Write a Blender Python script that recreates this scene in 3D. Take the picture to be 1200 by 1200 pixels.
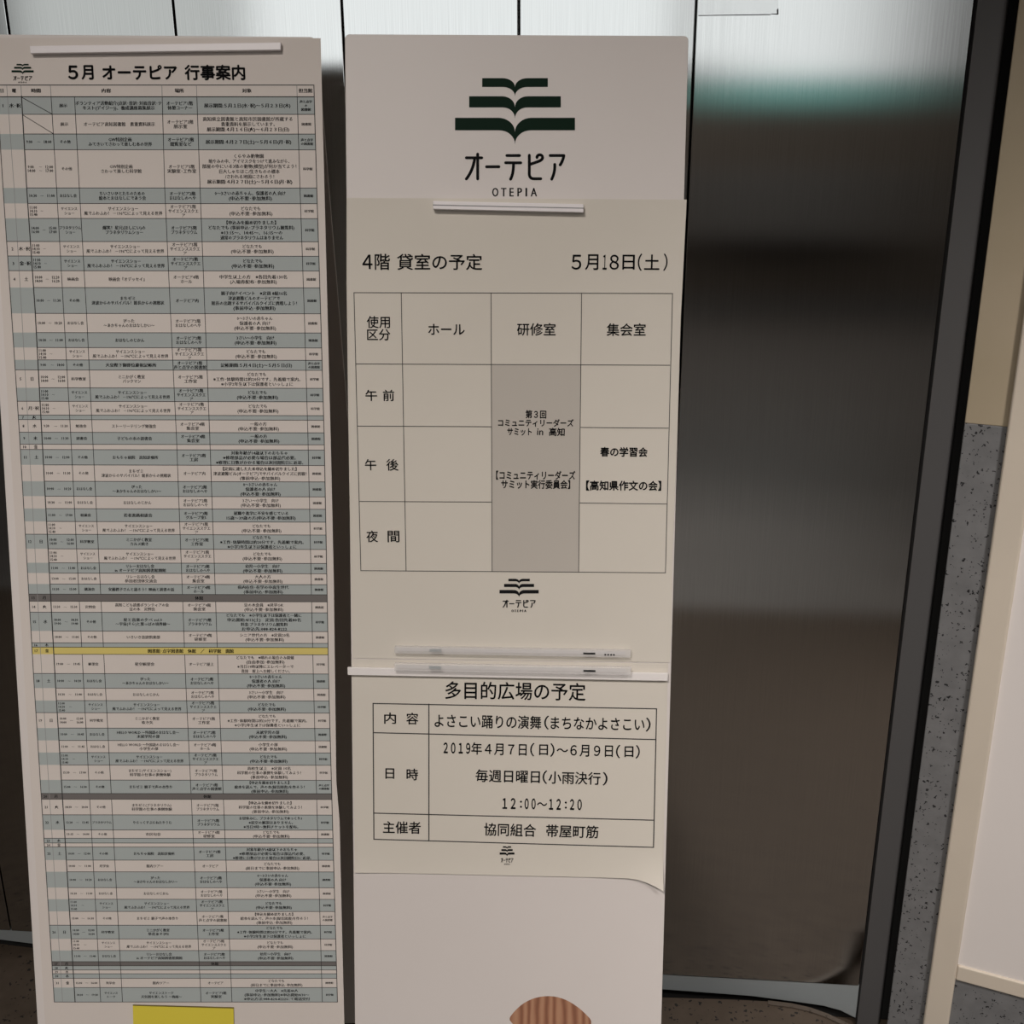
import bpy, bmesh, math, random
from mathutils import Vector, Matrix
random.seed(4)
for o in list(bpy.data.objects): bpy.data.objects.remove(o)
S = bpy.context.scene
COL = S.collection

# ------------------------------------------------------------------ camera
H = 1.5                       # eye height of the photographer
F = 1330.0                    # focal length in pixels of the 1200 px frame
R = Matrix(((0.99632909, -0.02328242, 0.08237887),
            (0.08546486, 0.32572219, -0.94159483),
            (-0.00491002, 0.94517881, 0.32651632)))
cd = bpy.data.cameras.new('camera'); cam = bpy.data.objects.new('camera', cd); COL.objects.link(cam)
cd.sensor_width = 36.0; cd.lens = 36.0 * F / 1200.0; cd.clip_start = 0.02
cam.matrix_world = Matrix.Translation((0, 0, H)) @ R.to_4x4()
S.camera = cam

# ------------------------------------------------------------------ light and exposure
S.view_settings.view_transform = 'Standard'; S.view_settings.look = 'None'
S.view_settings.exposure = 0.0; S.view_settings.gamma = 1.0; S.view_settings.use_curve_mapping = False
W = bpy.data.worlds.new('world'); S.world = W; W.use_nodes = True
W.node_tree.nodes['Background'].inputs[0].default_value = (0.9, 0.95, 1.0, 1)
W.node_tree.nodes['Background'].inputs[1].default_value = 0.05

def area(name, loc, target, sx, sy, power, col):
    l = bpy.data.lights.new(name, 'AREA'); l.shape = 'RECTANGLE'; l.size = sx; l.size_y = sy
    l.energy = power; l.color = col
    o = bpy.data.objects.new(name, l); COL.objects.link(o); o.location = loc
    d = Vector(target) - Vector(loc)
    o.rotation_euler = d.to_track_quat('-Z', 'Y').to_euler()
    return o
area('lobby_ceiling_lamp', (0.3, -2.8, 2.95), (0.3, -2.8, 0), 4.5, 2.6, 30, (1.0, 0.90, 0.80))
area('rear_fill_lamp', (0.5, -4.9, 2.95), (0.5, -5.2, 0), 4.0, 0.6, 22, (1.0, 0.92, 0.84))  # added fill lamp that brightens the lobby back wall
def down_or_fill_spot(loc, target, power, cone, col):
    l = bpy.data.lights.new('down_or_fill_spot', 'SPOT'); l.energy = power; l.spot_size = math.radians(cone); l.spot_blend = 1.0
    l.shadow_soft_size = 0.22; l.color = col
    o = bpy.data.objects.new('down_or_fill_spot', l); COL.objects.link(o); o.location = loc
    o.rotation_euler = (Vector(target) - Vector(loc)).to_track_quat('-Z', 'Y').to_euler()
down_or_fill_spot((-0.45, -0.75, 2.95), (-0.15, 0.40, 0), 235, 90, (1.0, 0.93, 0.865))
down_or_fill_spot((1.25, -0.35, 2.95), (0.98, 1.5, 0.38), 310, 58, (1.0, 0.935, 0.885))  # added wall-wash fill, brightens the white wall and post at the right
WINDOW_STRENGTH = 1.3

# ------------------------------------------------------------------ helpers
def ray(x, y):
    return R @ Vector(((x - 600.0) / F, -(y - 600.0) / F, -1.0))
EYE = Vector((0, 0, H))
def on_floor(x, y, z=0.0):
    r = ray(x, y); return EYE + r * ((z - H) / r.z)

def wloc(o):
    p = Vector((0, 0, 0))
    while o is not None: p += o.location; o = o.parent
    return p
def link(name, me, mat, parent=None, base=None):
    o = bpy.data.objects.new(name, me); COL.objects.link(o)
    for m in (mat if isinstance(mat, (list, tuple)) else [mat]): me.materials.append(m)
    off = Vector((0, 0, 0))
    if parent is not None: o.parent = parent; off = wloc(parent)
    elif base is not None: o.location = base; off = Vector(base)
    if off.length > 0: me.transform(Matrix.Translation(-off))
    return o
def tag(o, label, cat, group=None):
    o['label'] = label; o['category'] = cat
    if group: o['group'] = group
    return o
def thing(name, label, cat, loc, group=None):
    o = bpy.data.objects.new(name, None); COL.objects.link(o); o.location = loc; o.empty_display_size = 0.05
    return tag(o, label, cat, group)
def struct(o, label=None):
    o['kind'] = 'structure'
    if label: o['label'] = label
    return o

class MB:
    def __init__(s): s.v = []; s.f = []; s.m = []; s.cur = 0
    def add(s, vs, fs, mi=None):
        mi = s.cur if mi is None else mi; b = len(s.v); s.v += [tuple(v) for v in vs]; s.f += [tuple(b + i for i in f) for f in fs]; s.m += [mi] * len(fs)
    def box(s, o, a, b, c, mi=0):       # origin + three edge vectors
        o, a, b, c = map(Vector, (o, a, b, c))
        p = [o, o + a, o + a + b, o + b, o + c, o + a + c, o + a + b + c, o + b + c]
        s.add(p, [(0, 3, 2, 1), (4, 5, 6, 7), (0, 1, 5, 4), (1, 2, 6, 5), (2, 3, 7, 6), (3, 0, 4, 7)], mi)
    def prism(s, pts, d, mi=0):         # polygon extruded along vector d
        n = len(pts); d = Vector(d); p = [Vector(q) for q in pts]
        vs = p + [q + d for q in p]
        s.add(vs, [tuple(range(n))[::-1], tuple(range(n, 2 * n))] + [(i, (i + 1) % n, n + (i + 1) % n, n + i) for i in range(n)], mi)
    def build(s, name, mat, parent=None, base=None, bevel=0.0, fix=True):
        me = bpy.data.meshes.new(name); me.from_pydata(s.v, [], s.f)
        for i, p in enumerate(me.polygons): p.material_index = s.m[i]
        if fix:
            bm = bmesh.new(); bm.from_mesh(me); bmesh.ops.recalc_face_normals(bm, faces=bm.faces)
            bm.to_mesh(me); bm.free()
        o = link(name, me, mat, parent, base)
        if bevel > 0:
            md = o.modifiers.new('bevel', 'BEVEL'); md.width = bevel; md.segments = 3; md.limit_method = 'ANGLE'
        return o

# ------------------------------------------------------------------ materials
def mat(name, col, rough=0.5, metal=0.0, **kw):
    m = bpy.data.materials.new(name); m.use_nodes = True
    b = m.node_tree.nodes['Principled BSDF']
    b.inputs['Base Color'].default_value = (*col, 1); b.inputs['Roughness'].default_value = rough; b.inputs['Metallic'].default_value = metal
    for k, v in kw.items(): b.inputs[k].default_value = v
    return m
def N(m, t, **kw):
    n = m.node_tree.nodes.new(t)
    for k, v in kw.items():
        if k in n.inputs: n.inputs[k].default_value = v
        else: setattr(n, k, v)
    return n
def L(m, a, ao, b, bi): m.node_tree.links.new(a.outputs[ao], b.inputs[bi])
def ramp(m, stops, interp='LINEAR'):
    r = N(m, 'ShaderNodeValToRGB'); e = r.color_ramp; e.interpolation = interp
    while len(e.elements) < len(stops): e.elements.new(0.5)
    for i, (p, c) in enumerate(stops): e.elements[i].position = p; e.elements[i].color = (*c, 1)
    return r
def mottled(name, c1, c2, scale, rough=0.6, **kw):
    m = mat(name, c1, rough, **kw); b = m.node_tree.nodes['Principled BSDF']
    tc = N(m, 'ShaderNodeTexCoord'); n = N(m, 'ShaderNodeTexNoise', Scale=scale, Detail=5.0)
    L(m, tc, 'Object', n, 'Vector'); r = ramp(m, [(0.35, c1), (0.65, c2)]); L(m, n, 'Fac', r, 'Fac'); L(m, r, 'Color', b, 'Base Color')
    return m
M = {}
M['board'] = mottled('white_board', (0.685, 0.635, 0.615), (0.715, 0.665, 0.645), 3.0, 0.45)
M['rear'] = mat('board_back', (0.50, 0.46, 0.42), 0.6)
M['paper'] = mottled('notice_paper', (0.66, 0.615, 0.55), (0.685, 0.64, 0.575), 5.0, 0.75)
M['poster'] = mottled('poster_paper', (0.66, 0.60, 0.565), (0.685, 0.625, 0.585), 5.0, 0.7)
M['blue'] = mat('pale_blue_print', (0.395, 0.435, 0.435), 0.75)
M['grey'] = mat('dark_grey_print', (0.155, 0.142, 0.138), 0.75)
M['yel'] = mat('yellow_print', (0.67, 0.55, 0.17), 0.75)
M['shade'] = mat('light_grey_print', (0.52, 0.48, 0.435), 0.75)
M['ink'] = mat('black_ink', (0.012, 0.012, 0.013), 0.7)
M['line'] = mat('table_line_ink', (0.06, 0.058, 0.058), 0.7)
M['thin'] = mat('thin_line_ink', (0.30, 0.30, 0.30), 0.7)
for _k in ('ink', 'line', 'thin'): M[_k].node_tree.nodes['Principled BSDF'].inputs['Specular IOR Level'].default_value = 0.05
M['green'] = mat('dark_green_ink', (0.004, 0.018, 0.010), 0.5)
M['green'].node_tree.nodes['Principled BSDF'].inputs['Specular IOR Level'].default_value = 0.05
M['note'] = mottled('yellow_card', (0.72, 0.60, 0.06), (0.75, 0.63, 0.065), 8.0, 0.6)
M['magnet'] = mat('white_magnet_plastic', (0.84, 0.80, 0.82), 0.35)
M['strip'] = mat('white_strip_plastic', (0.84, 0.80, 0.79), 0.4)
M['clear'] = mat('clear_plastic', (0.88, 0.86, 0.86), 0.08, 0.0, **{'Alpha': 0.35})
M['frost'] = mat('frosted_core', (0.85, 0.83, 0.84), 0.3, 0.0, **{'Alpha': 0.5})
M['silver'] = mat('silver_inset', (0.85, 0.88, 0.9), 0.2, 0.6)
M['black'] = mat('black_inset', (0.01, 0.01, 0.01), 0.4)
M['void'] = mat('dark_gap', (0.006, 0.006, 0.006), 0.9)
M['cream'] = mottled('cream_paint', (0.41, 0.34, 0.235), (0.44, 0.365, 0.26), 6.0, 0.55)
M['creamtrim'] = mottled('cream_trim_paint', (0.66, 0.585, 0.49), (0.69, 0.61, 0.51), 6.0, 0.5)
M['white'] = mottled('white_wall_paint', (0.80, 0.75, 0.725), (0.82, 0.77, 0.745), 4.0, 0.5)
M['ceil'] = mat('ceiling_paint', (0.7, 0.68, 0.64), 0.8)
M['lobby'] = mottled('lobby_wall', (0.13, 0.115, 0.10), (0.18, 0.16, 0.145), 1.5, 0.7)
M['mull'] = mat('dark_window_frame', (0.05, 0.05, 0.05), 0.5)

def steel(name, col, rough, aniso):
    m = mat(name, col, rough, 1.0); b = m.node_tree.nodes['Principled BSDF']
    tc = N(m, 'ShaderNodeTexCoord'); mp = N(m, 'ShaderNodeMapping'); mp.inputs['Scale'].default_value = (700, 700, 6)
    L(m, tc, 'Object', mp, 'Vector'); n = N(m, 'ShaderNodeTexNoise', Scale=1.0, Detail=3.0); L(m, mp, 'Vector', n, 'Vector')
    r = ramp(m, [(0.3, tuple(c * 0.94 for c in col)), (0.7, tuple(min(1, c * 1.05) for c in col))]); L(m, n, 'Fac', r, 'Fac'); L(m, r, 'Color', b, 'Base Color')
    mr = N(m, 'ShaderNodeMapRange'); mr.inputs['To Min'].default_value = rough * 0.85; mr.inputs['To Max'].default_value = rough * 1.15
    L(m, n, 'Fac', mr, 'Value'); L(m, mr, 'Result', b, 'Roughness')
    if aniso:                                   # brushed sheen: a Beckmann lobe stretched across the brushing
        g = N(m, 'ShaderNodeBsdfAnisotropic'); g.distribution = 'BECKMANN'; g.inputs['Anisotropy'].default_value = aniso; g.inputs['Rotation'].default_value = 0.25
        t = N(m, 'ShaderNodeTangent'); t.direction_type = 'RADIAL'; t.axis = 'Z'; L(m, t, 'Tangent', g, 'Tangent')
        L(m, r, 'Color', g, 'Color'); L(m, mr, 'Result', g, 'Roughness')
        out = [n_ for n_ in m.node_tree.nodes if n_.type == 'OUTPUT_MATERIAL'][0]; L(m, g, 'BSDF', out, 'Surface')
    return m
M['steel'] = steel('brushed_steel', (0.62, 0.62, 0.61), 0.135, 0.6)
M['steel2'] = steel('brushed_steel_panel', (0.62, 0.62, 0.61), 0.085, 0.5)
M['jamb'] = mat('satin_jamb_finish', (0.078, 0.076, 0.077), 0.6)
M['sill'] = mat('plinth_paint', (0.27, 0.295, 0.305), 0.55)
M['bronze'] = mat('brown_metal_edge', (0.075, 0.057, 0.043), 0.6)

def terrazzo(name, base, base2, chip, scale, amt, rough):
    m = mat(name, base, rough); b = m.node_tree.nodes['Principled BSDF']
    tc = N(m, 'ShaderNodeTexCoord')
    n = N(m, 'ShaderNodeTexNoise', Scale=scale * 0.25, Detail=4.0); L(m, tc, 'Object', n, 'Vector')
    r = ramp(m, [(0.3, base), (0.7, base2)]); L(m, n, 'Fac', r, 'Fac')
    nz = N(m, 'ShaderNodeTexNoise', Scale=scale * 1.3, Detail=1.0); L(m, tc, 'Object', nz, 'Vector')
    mx0 = N(m, 'ShaderNodeMix', data_type='RGBA', blend_type='ADD'); mx0.inputs[0].default_value = 0.012
    L(m, tc, 'Object', mx0, 6); L(m, nz, 'Color', mx0, 7)
    v = N(m, 'ShaderNodeTexVoronoi', Scale=scale); L(m, mx0, 2, v, 'Vector')
    sel = N(m, 'ShaderNodeSeparateColor'); L(m, v, 'Color', sel, 'Color')
    lt = N(m, 'ShaderNodeMath', operation='MULTIPLY'); lt.inputs[1].default_value = 0.46; L(m, sel, 'Red', lt, 0)
    sub = N(m, 'ShaderNodeMath', operation='SUBTRACT'); sub.inputs[1].default_value = amt; L(m, lt, 0, sub, 0)
    cmp_ = N(m, 'ShaderNodeMath', operation='LESS_THAN'); L(m, v, 'Distance', cmp_, 0); L(m, sub, 0, cmp_, 1)
    mx = N(m, 'ShaderNodeMix', data_type='RGBA'); L(m, cmp_, 0, mx, 0); L(m, r, 'Color', mx, 6); mx.inputs[7].default_value = (*chip, 1)
    L(m, mx, 2, b, 'Base Color')
    return m
M['dado'] = terrazzo('grey_terrazzo', (0.165, 0.166, 0.17), (0.205, 0.206, 0.21), (0.015, 0.015, 0.017), 150, 0.09, 0.4)
M['tile'] = mottled('grey_floor_tile', (0.125, 0.116, 0.112), (0.155, 0.145, 0.14), 3.0, 0.4)
M['floor'] = terrazzo('brown_terrazzo', (0.068, 0.051, 0.038), (0.086, 0.066, 0.05), (0.015, 0.014, 0.013), 110, 0.10, 0.6)
for _k in ('floor', 'tile'): M[_k].node_tree.nodes['Principled BSDF'].inputs['Specular IOR Level'].default_value = 0.2

def emis(name, col, st):
    m = bpy.data.materials.new(name); m.use_nodes = True; nt = m.node_tree; nt.nodes.clear()
    e = nt.nodes.new('ShaderNodeEmission'); e.inputs[0].default_value = (*col, 1); e.inputs[1].default_value = st
    o = nt.nodes.new('ShaderNodeOutputMaterial'); nt.links.new(e.outputs[0], o.inputs[0]); return m
M['day'] = emis('daylight_through_window', (0.95, 0.99, 1.0), WINDOW_STRENGTH)
M['dim'] = emis('dim_window_glow', (0.95, 0.99, 0.98), WINDOW_STRENGTH * 0.58)  # weaker glow for the added left window
M['teal'] = emis('daylight_through_teal_glass', (0.27, 0.62, 0.565), WINDOW_STRENGTH * 0.55)

def wood():
    m = mat('wood_grain_print', (0.5, 0.25, 0.15), 0.6); b = m.node_tree.nodes['Principled BSDF']
    tc = N(m, 'ShaderNodeTexCoord'); mp = N(m, 'ShaderNodeMapping'); mp.inputs['Scale'].default_value = (1, 1, 0.05); L(m, tc, 'Object', mp, 'Vector')
    w = N(m, 'ShaderNodeTexWave', Scale=36.0, Distortion=5.0, Detail=2.5); w.inputs['Detail Scale'].default_value = 1.5
    w.bands_direction = 'X'; L(m, mp, 'Vector', w, 'Vector')
    r = ramp(m, [(0.0, (0.25, 0.105, 0.06)), (0.35, (0.34, 0.155, 0.09)), (1.0, (0.45, 0.24, 0.145))]); L(m, w, 'Fac', r, 'Fac'); L(m, r, 'Color', b, 'Base Color')
    return m
M['wood'] = wood()

# ------------------------------------------------------------------ setting
D = 1.727                                     # the steel wall stands at y = D
ZC = 3.0
ZF = -0.033                                    # floor level; the steel stands on a plinth above it
def wall(name, a, b, z0, z1, th, m, label):
    mb = MB(); a = Vector((*a, z0)); b = Vector((*b, z0)); d = (b - a); nrm = Vector((d.y, -d.x, 0)).normalized() * th
    mb.box(a, d, nrm, (0, 0, z1 - z0)); return struct(mb.build(name, m), label)

# right side: oblique wall with a terrazzo dado, a cream corner post, a white wall with a terrazzo foot
ph = math.radians(-19.5); UD = Vector((math.cos(ph), math.sin(ph), 0)); UN = Vector((math.sin(ph), -math.cos(ph), 0))   # UN faces the room
A0 = Vector((0.3127 * 1.70, 1.70, 0)); ZJ = 1.068
def along(t, off=0.0, z=0.0): return A0 + UD * t + UN * off + Vector((0, 0, z))
def slab(t0, t1, z0, z1, off, th): 
    mb = MB(); mb.box(along(t0, off, z0), UD * (t1 - t0), -UN * th, (0, 0, z1 - z0)); return mb
LB = 4.85
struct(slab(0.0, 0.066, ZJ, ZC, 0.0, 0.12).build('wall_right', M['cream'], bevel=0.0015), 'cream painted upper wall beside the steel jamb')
struct(slab(0.0, 0.066, -0.09, ZJ, 0.0, 0.12).build('wall_right_dado', M['dado'], bevel=0.0015), 'grey terrazzo dado beside the steel jamb')
def t_at(az, off):     # distance along the wall where a vertical line of that azimuth meets the plane pushed out by off
    p = A0 + UN * off; return (az * p.y - p.x) / (UD.x - az * UD.y)
tp0, tp1 = t_at(0.3497, 0.012), t_at(0.3765, 0.012)
struct(slab(tp0, tp1, -0.09, ZC, 0.012, 0.10).build('trim_1', M['creamtrim'], bevel=0.004), 'cream corner post between the dado and the white wall')
tB = tp1
struct(slab(tB, LB, 0.115, ZC, 0.006, 0.10).build('wall_side', M['white']), 'white wall at the far right')
struct(slab(tB, LB, 0.084, 0.115, 0.010, 0.10).build('trim_2', M['creamtrim'], bevel=0.003), 'cream rail under the white wall')
struct(slab(tB, LB, -0.09, 0.084, 0.004, 0.10).build('baseboard_right', M['dado']), 'grey terrazzo foot of the white wall')

# steel wall: panels with dark seams
xs = [-5.0, -1.38, -1.132, -0.885, -0.635, -0.3896, -0.1378]
gap = 0.0013
def panel(name, x0, x1, label):
    mb = MB(); mb.box((x0 + gap, D, 0.0), (x1 - x0 - 2 * gap, 0, 0), (0, 0.018, 0), (0, 0, ZC))
    return struct(mb.build(name, M['steel'], bevel=0.0012), label)
def zfoot(x): return 0.017 if x < -0.9 else 0.0
wb = bpy.data.objects.new('wall_back', None); COL.objects.link(wb); wb.location = (-0.5, D, 0); wb['kind'] = 'structure'; wb['label'] = 'brushed steel wall behind the signboards'
xx = xs + [0.1083]
for i in range(len(xx) - 1):
    mb = MB(); mb.box((xx[i] + gap, D, zfoot(xx[i])), (xx[i + 1] - xx[i] - 2 * gap, 0, 0), (0, 0.018, 0), (0, 0, ZC - zfoot(xx[i]))); mb.build('steel_panel', M['steel2'], wb, bevel=0.0012)
mb = MB(); mb.box((-5, D + 0.019, -0.09), (5.62, 0, 0), (0, 0.06, 0), (0, 0, ZC + 0.09)); mb.build('backing', M['void'], wb)
struct(panel('door_1', 0.1083, 0.4825, None), 'wide brushed steel lift door right of the tall white signboard')
# jamb: a rounded steel upright right of the door, then a dark gap
mb = MB(); pts = [(0.4850, D - 0.004)]
for k in range(9):
    a = k / 8 * math.pi / 2; pts.append((0.5185 + 0.0125 * math.sin(a), D - 0.004 + 0.0125 * (1 - math.cos(a)) * 2.2))
pts += [(0.5310, D + 0.018), (0.4850, D + 0.018)]
mb.prism([(x, y, -0.09) for x, y in pts], (0, 0, ZC + 0.09)); struct(mb.build('trim_3', M['jamb']), 'steel jamb right of the lift door')

# floor, sill and the dark joint between them
def plinth(x, y): r = ray(x, y); p = EYE + r * ((D + 0.003) / r.y); return Vector((p.x, D + 0.003, p.z))
low = [plinth(*p) for p in ((0, 1101), (40, 1106), (780, 1159.5), (880, 1167), (930, 1173.5), (965, 1178.5), (985, 1184), (1003, 1193))]
pts = [Vector((-5, D + 0.003, 0.016)), Vector((-0.884, D + 0.003, 0.016)), Vector((-0.884, D + 0.003, -0.001)), Vector((0.4830, D + 0.003, -0.001)), Vector((0.4830, D + 0.003, low[-1].z))] + list(reversed(low)) + [Vector((-5, D + 0.003, low[0].z))]
mb = MB(); mb.prism(pts, (0, 0.014, 0)); struct(mb.build('trim_4', M['sill']), 'pale metal plinth along the foot of the steel wall')
ff = [on_floor(x, y, ZF) for x, y in ((0, 1106), (40, 1111), (780, 1169), (850, 1171), (900, 1173.5), (928, 1177), (950, 1182), (970, 1189), (992, 1199.5), (1012, 1212))]
fl = [Vector((p.x, p.y, ZF)) for p in ff]
fl += [Vector((x, y, ZF)) for x, y in ((0.515, 1.545), (0.56, 1.51), (0.63, 1.475), (0.75, 1.42), (1.0, 1.34), (1.4, 1.2))]
poly = [Vector((-5, ff[0].y - 0.0, ZF))] + fl + [along(LB, 0.0, ZF), Vector((5, -0.03, ZF)), Vector((-5, -0.03, ZF))]
mb = MB(); mb.prism(poly, (0, 0, -0.05)); struct(mb.build('floor', M['floor']), 'dark brown terrazzo floor with black chips')
mb = MB(); mb.box((-5, -6, ZF - 0.12), (10, 0, 0), (0, 7.8, 0), (0, 0, 0.06)); struct(mb.build('floor_lower', M['floor']), 'lower terrazzo floor beyond the curved edge')
mb = MB()
tr = [fl[i] for i in range(4, len(fl))]
for i in range(len(tr) - 1):
    a, b = tr[i], tr[i + 1]; d = (b - a).normalized(); nn = Vector((d.y, -d.x, 0)) * 0.010
    mb.prism([a, b, b + nn, a + nn], (0, 0, 0.0025))
struct(mb.build('trim_5', M['bronze']), 'brown metal edge of the curved floor corner')

# the lobby behind the camera
mb = MB(); mb.box((-5, -6, ZF - 0.05), (10, 0, 0), (0, 5.966, 0), (0, 0, 0.05)); struct(mb.build('floor_lobby', M['tile']), 'grey tiled lobby floor behind the photographer')
mb = MB(); mb.box((-5, -6, ZF), (10, 0, 0), (0, 0.02, 0), (0, 0, 0.16)); struct(mb.build('baseboard_front', M['dado']), 'pale baseboard of the lobby wall')
mb = MB(); mb.box((0.3, -5.98, 0.62), (1.9, 0, 0), (0, 0.25, 0), (0, 0, 0.5)); struct(mb.build('added_ledge', M['dado']), 'added pale ledge on the lobby wall, for a band in the door reflection')  # unseen ledge, added for the lighter band it reflects in the door
struct(MB.build((lambda m: (m.box((-5, -6.1, ZC), (11, 0, 0), (0, 8, 0), (0, 0, 0.1)), m)[1])(MB()), 'ceiling', M['ceil']), 'pale ceiling')
wz1 = 2.85
def front(x0, x1, z0, z1, mb): mb.box((x0, -6, z0), (x1 - x0, 0, 0), (0, -0.15, 0), (0, 0, z1 - z0))
mb = MB(); WA = (-2.95, 0.50, 1.92); WC = (-4.9, -3.0, 1.92); WB = (0.62, 2.15, 1.60)      # two high windows and an added dim one: left edge, right edge, sill height
front(-5, 5, ZF, WB[2], mb); front(-5, 5, wz1, ZC, mb); front(-5, WC[0], WB[2], wz1, mb); front(WC[0], WC[1], WB[2], WC[2], mb); front(WC[1], WA[0], WB[2], wz1, mb); front(WA[0], WA[1], WB[2], WA[2], mb); front(WA[1], WB[0], WB[2], wz1, mb); front(WB[1], 5, WB[2], wz1, mb)
struct(mb.build('wall_front', M['lobby']), 'lobby wall behind the photographer')
def pane(mb, x0, x1, z0, z1): mb.box((x0, -6.08, z0), (x1 - x0, 0, 0), (0, -0.01, 0), (0, 0, z1 - z0))
w1 = bpy.data.objects.new('window_1', None); COL.objects.link(w1); w1.location = (-2, -6.08, WA[2]); struct(w1, 'long high window behind the photographer')
mb = MB(); pane(mb, WA[0], WA[1], WA[2], wz1); mb.build('pane', M['day'], w1)
w3 = bpy.data.objects.new('added_dim_window', None); COL.objects.link(w3); w3.location = (-4, -6.08, WC[2]); struct(w3, 'added dim window behind the photographer, for the weaker reflection at the left')
mb = MB(); pane(mb, WC[0], WC[1], WC[2], wz1); mb.build('pane', M['dim'], w3)  # added glowing pane, gives the left steel panels a dimmer reflection
w2 = bpy.data.objects.new('window_2', None); COL.objects.link(w2); w2.location = (1.4, -6.08, WB[2]); struct(w2, 'high window with a teal lower pane behind the photographer')
mb = MB(); pane(mb, WB[0], WB[1], WB[2] + 0.2, wz1); mb.build('pane', M['day'], w2)
mb = MB(); pane(mb, WB[0], WB[1] - 0.1, WB[2], WB[2] + 0.2); mb.build('tinted_pane', M['teal'], w2)
struct(MB.build((lambda m: (m.box((-5.1, -6, 0), (0.1, 0, 0), (0, 7.8, 0), (0, 0, ZC)), m)[1])(MB()), 'wall_left', M['lobby']), 'dark lobby wall on the left')
struct(MB.build((lambda m: (m.box((5.0, -6, 0), (0.1, 0, 0), (0, 6.1, 0), (0, 0, ZC)), m)[1])(MB()), 'wall_entrance', M['lobby']), 'dark lobby wall on the right')

# ------------------------------------------------------------------ the two folding signboards
class Board:
    def __init__(s, TL, u, v):
        s.o = Vector(TL); s.u = Vector(u).normalized(); s.v = Vector(v).normalized(); s.n = s.u.cross(s.v)      # n points away from the viewer
        s.len = (s.o.z - ZF - 0.004) / -s.v.z
    def at(s, a, b, h=0.0): return s.o + s.u * a + s.v * b - s.n * h
    def px(s, x, y):                                         # photo measurement -> distance across and down the board
        r = ray(x, y); t = (s.o - EYE).dot(s.n) / r.dot(s.n); p = EYE + r * t - s.o
        return p.dot(s.u), p.dot(s.v)
CB = Board((-0.23706813, 1.05748659, 1.57159104), (0.99747017, 0.07030846, -0.01048713), (0.00380542, -0.20012798, -0.97976238))
LBD = Board((-0.55445786, 1.02559151, 1.57285008), (0.9920648, 0.1253487, -0.009754), (0.01598945, -0.20273633, -0.97910281))

def round_rect(b, a0, b0, a1, b1, r, h):
    pts = []
    for cx, cy, s in ((a1 - r, b0 + r, 0), (a1 - r, b1 - r, 1), (a0 + r, b1 - r, 2), (a0 + r, b0 + r, 3)):
        for k in range(5):
            t = (s - 1) * math.pi / 2 + k / 4 * math.pi / 2
            pts.append(b.at(cx + r * math.cos(t), cy + r * math.sin(t), h))
    return pts
def signboard(b, a0, a1, label):
    foot = b.at((a0 + a1) / 2, b.len); foot.z = ZF
    root = thing('folding_signboard', label, 'signboard', foot)
    mb = MB(); mb.prism(round_rect(b, a0, 0, a1, b.len, 0.004, 0), b.n * 0.005); mb.build('front_panel', M['board'], root, bevel=0.0006)
    hz = Vector((b.n.x, b.n.y, 0)).normalized()
    vm = b.v - hz * (2 * b.v.dot(hz)); vr = (vm + hz * 0.125).normalized(); nr = b.u.cross(vr)
    c = Board.__new__(Board); c.o = b.o + b.n * 0.012; c.u = b.u; c.v = vr; c.n = nr; ln = (c.o.z - ZF - 0.006) / -vr.z
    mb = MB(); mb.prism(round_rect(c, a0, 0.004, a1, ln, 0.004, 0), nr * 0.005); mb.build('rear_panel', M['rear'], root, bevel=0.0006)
    for k in (0.22, 0.78):
        mb = MB(); cx = a0 + (a1 - a0) * k
        mb.box(b.at(cx - 0.02, 0.008, -0.0045), b.u * 0.04, b.v * 0.012, b.n * 0.009); mb.build('hinge', M['silver'], root)
    return root
sc = signboard(CB, 0.0, 0.300, 'tall white folding signboard with a large green open-book emblem at its top')
ln_b = LBD.px(369, 43)[0]
sl = signboard(LBD, 0.0, ln_b, 'white folding signboard at the left carrying the long event timetable')

# ------------------------------------------------------------------ printing
_cache = {}
def glyphs(s, bold, res):
    k = (s, bold, res)
    if k not in _cache:
        c = bpy.data.curves.new('t', 'FONT'); c.body = s; c.resolution_u = res; c.fill_mode = 'FRONT'; c.offset = bold; c.size = 1
        o = bpy.data.objects.new('t', c); COL.objects.link(o)
        dg = bpy.context.evaluated_depsgraph_get()
        me = bpy.data.meshes.new_from_object(o.evaluated_get(dg))
        v = [(p.co.x, p.co.y) for p in me.vertices]; f = [tuple(p.vertices) for p in me.polygons]
        bpy.data.objects.remove(o); bpy.data.curves.remove(c); bpy.data.meshes.remove(me)
        X = [p[0] for p in v]; Y = [p[1] for p in v]
        _cache[k] = (v, f, min(X), max(X), min(Y), max(Y))
    return _cache[k]
def put(mb, b, s, c0, c1, hloc, h, bold=0.0, res=3, ycen=None, yspan=None):
    """string between two board points (left centre, right centre), hloc tall"""
    v, f, x0, x1, y0, y1 = glyphs(s, 0.0, res)
    if ycen is None: ycen, yspan = (y0 + y1) / 2, (y1 - y0)
    dx, dy = c1[0] - c0[0], c1[1] - c0[1]; ln = math.hypot(dx, dy); dx /= ln; dy /= ln
    sx = ln / (x1 - x0); sy = hloc / yspan
    sh = [(0, 0)] if bold <= 0 else ([(-bold, 0), (bold, 0)] if res < 3 else [(-bold, 0), (bold, 0), (0, -bold), (0, bold)])
    for ox, oy in sh:
        vs = []
        for x, y in v:
            p = (x - x0 + ox) * sx; q = -(y - ycen + oy) * sy
            vs.append(b.at(c0[0] + dx * p - dy * q, c0[1] + dy * p + dx * q, h))
        mb.add(vs, f)
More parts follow.
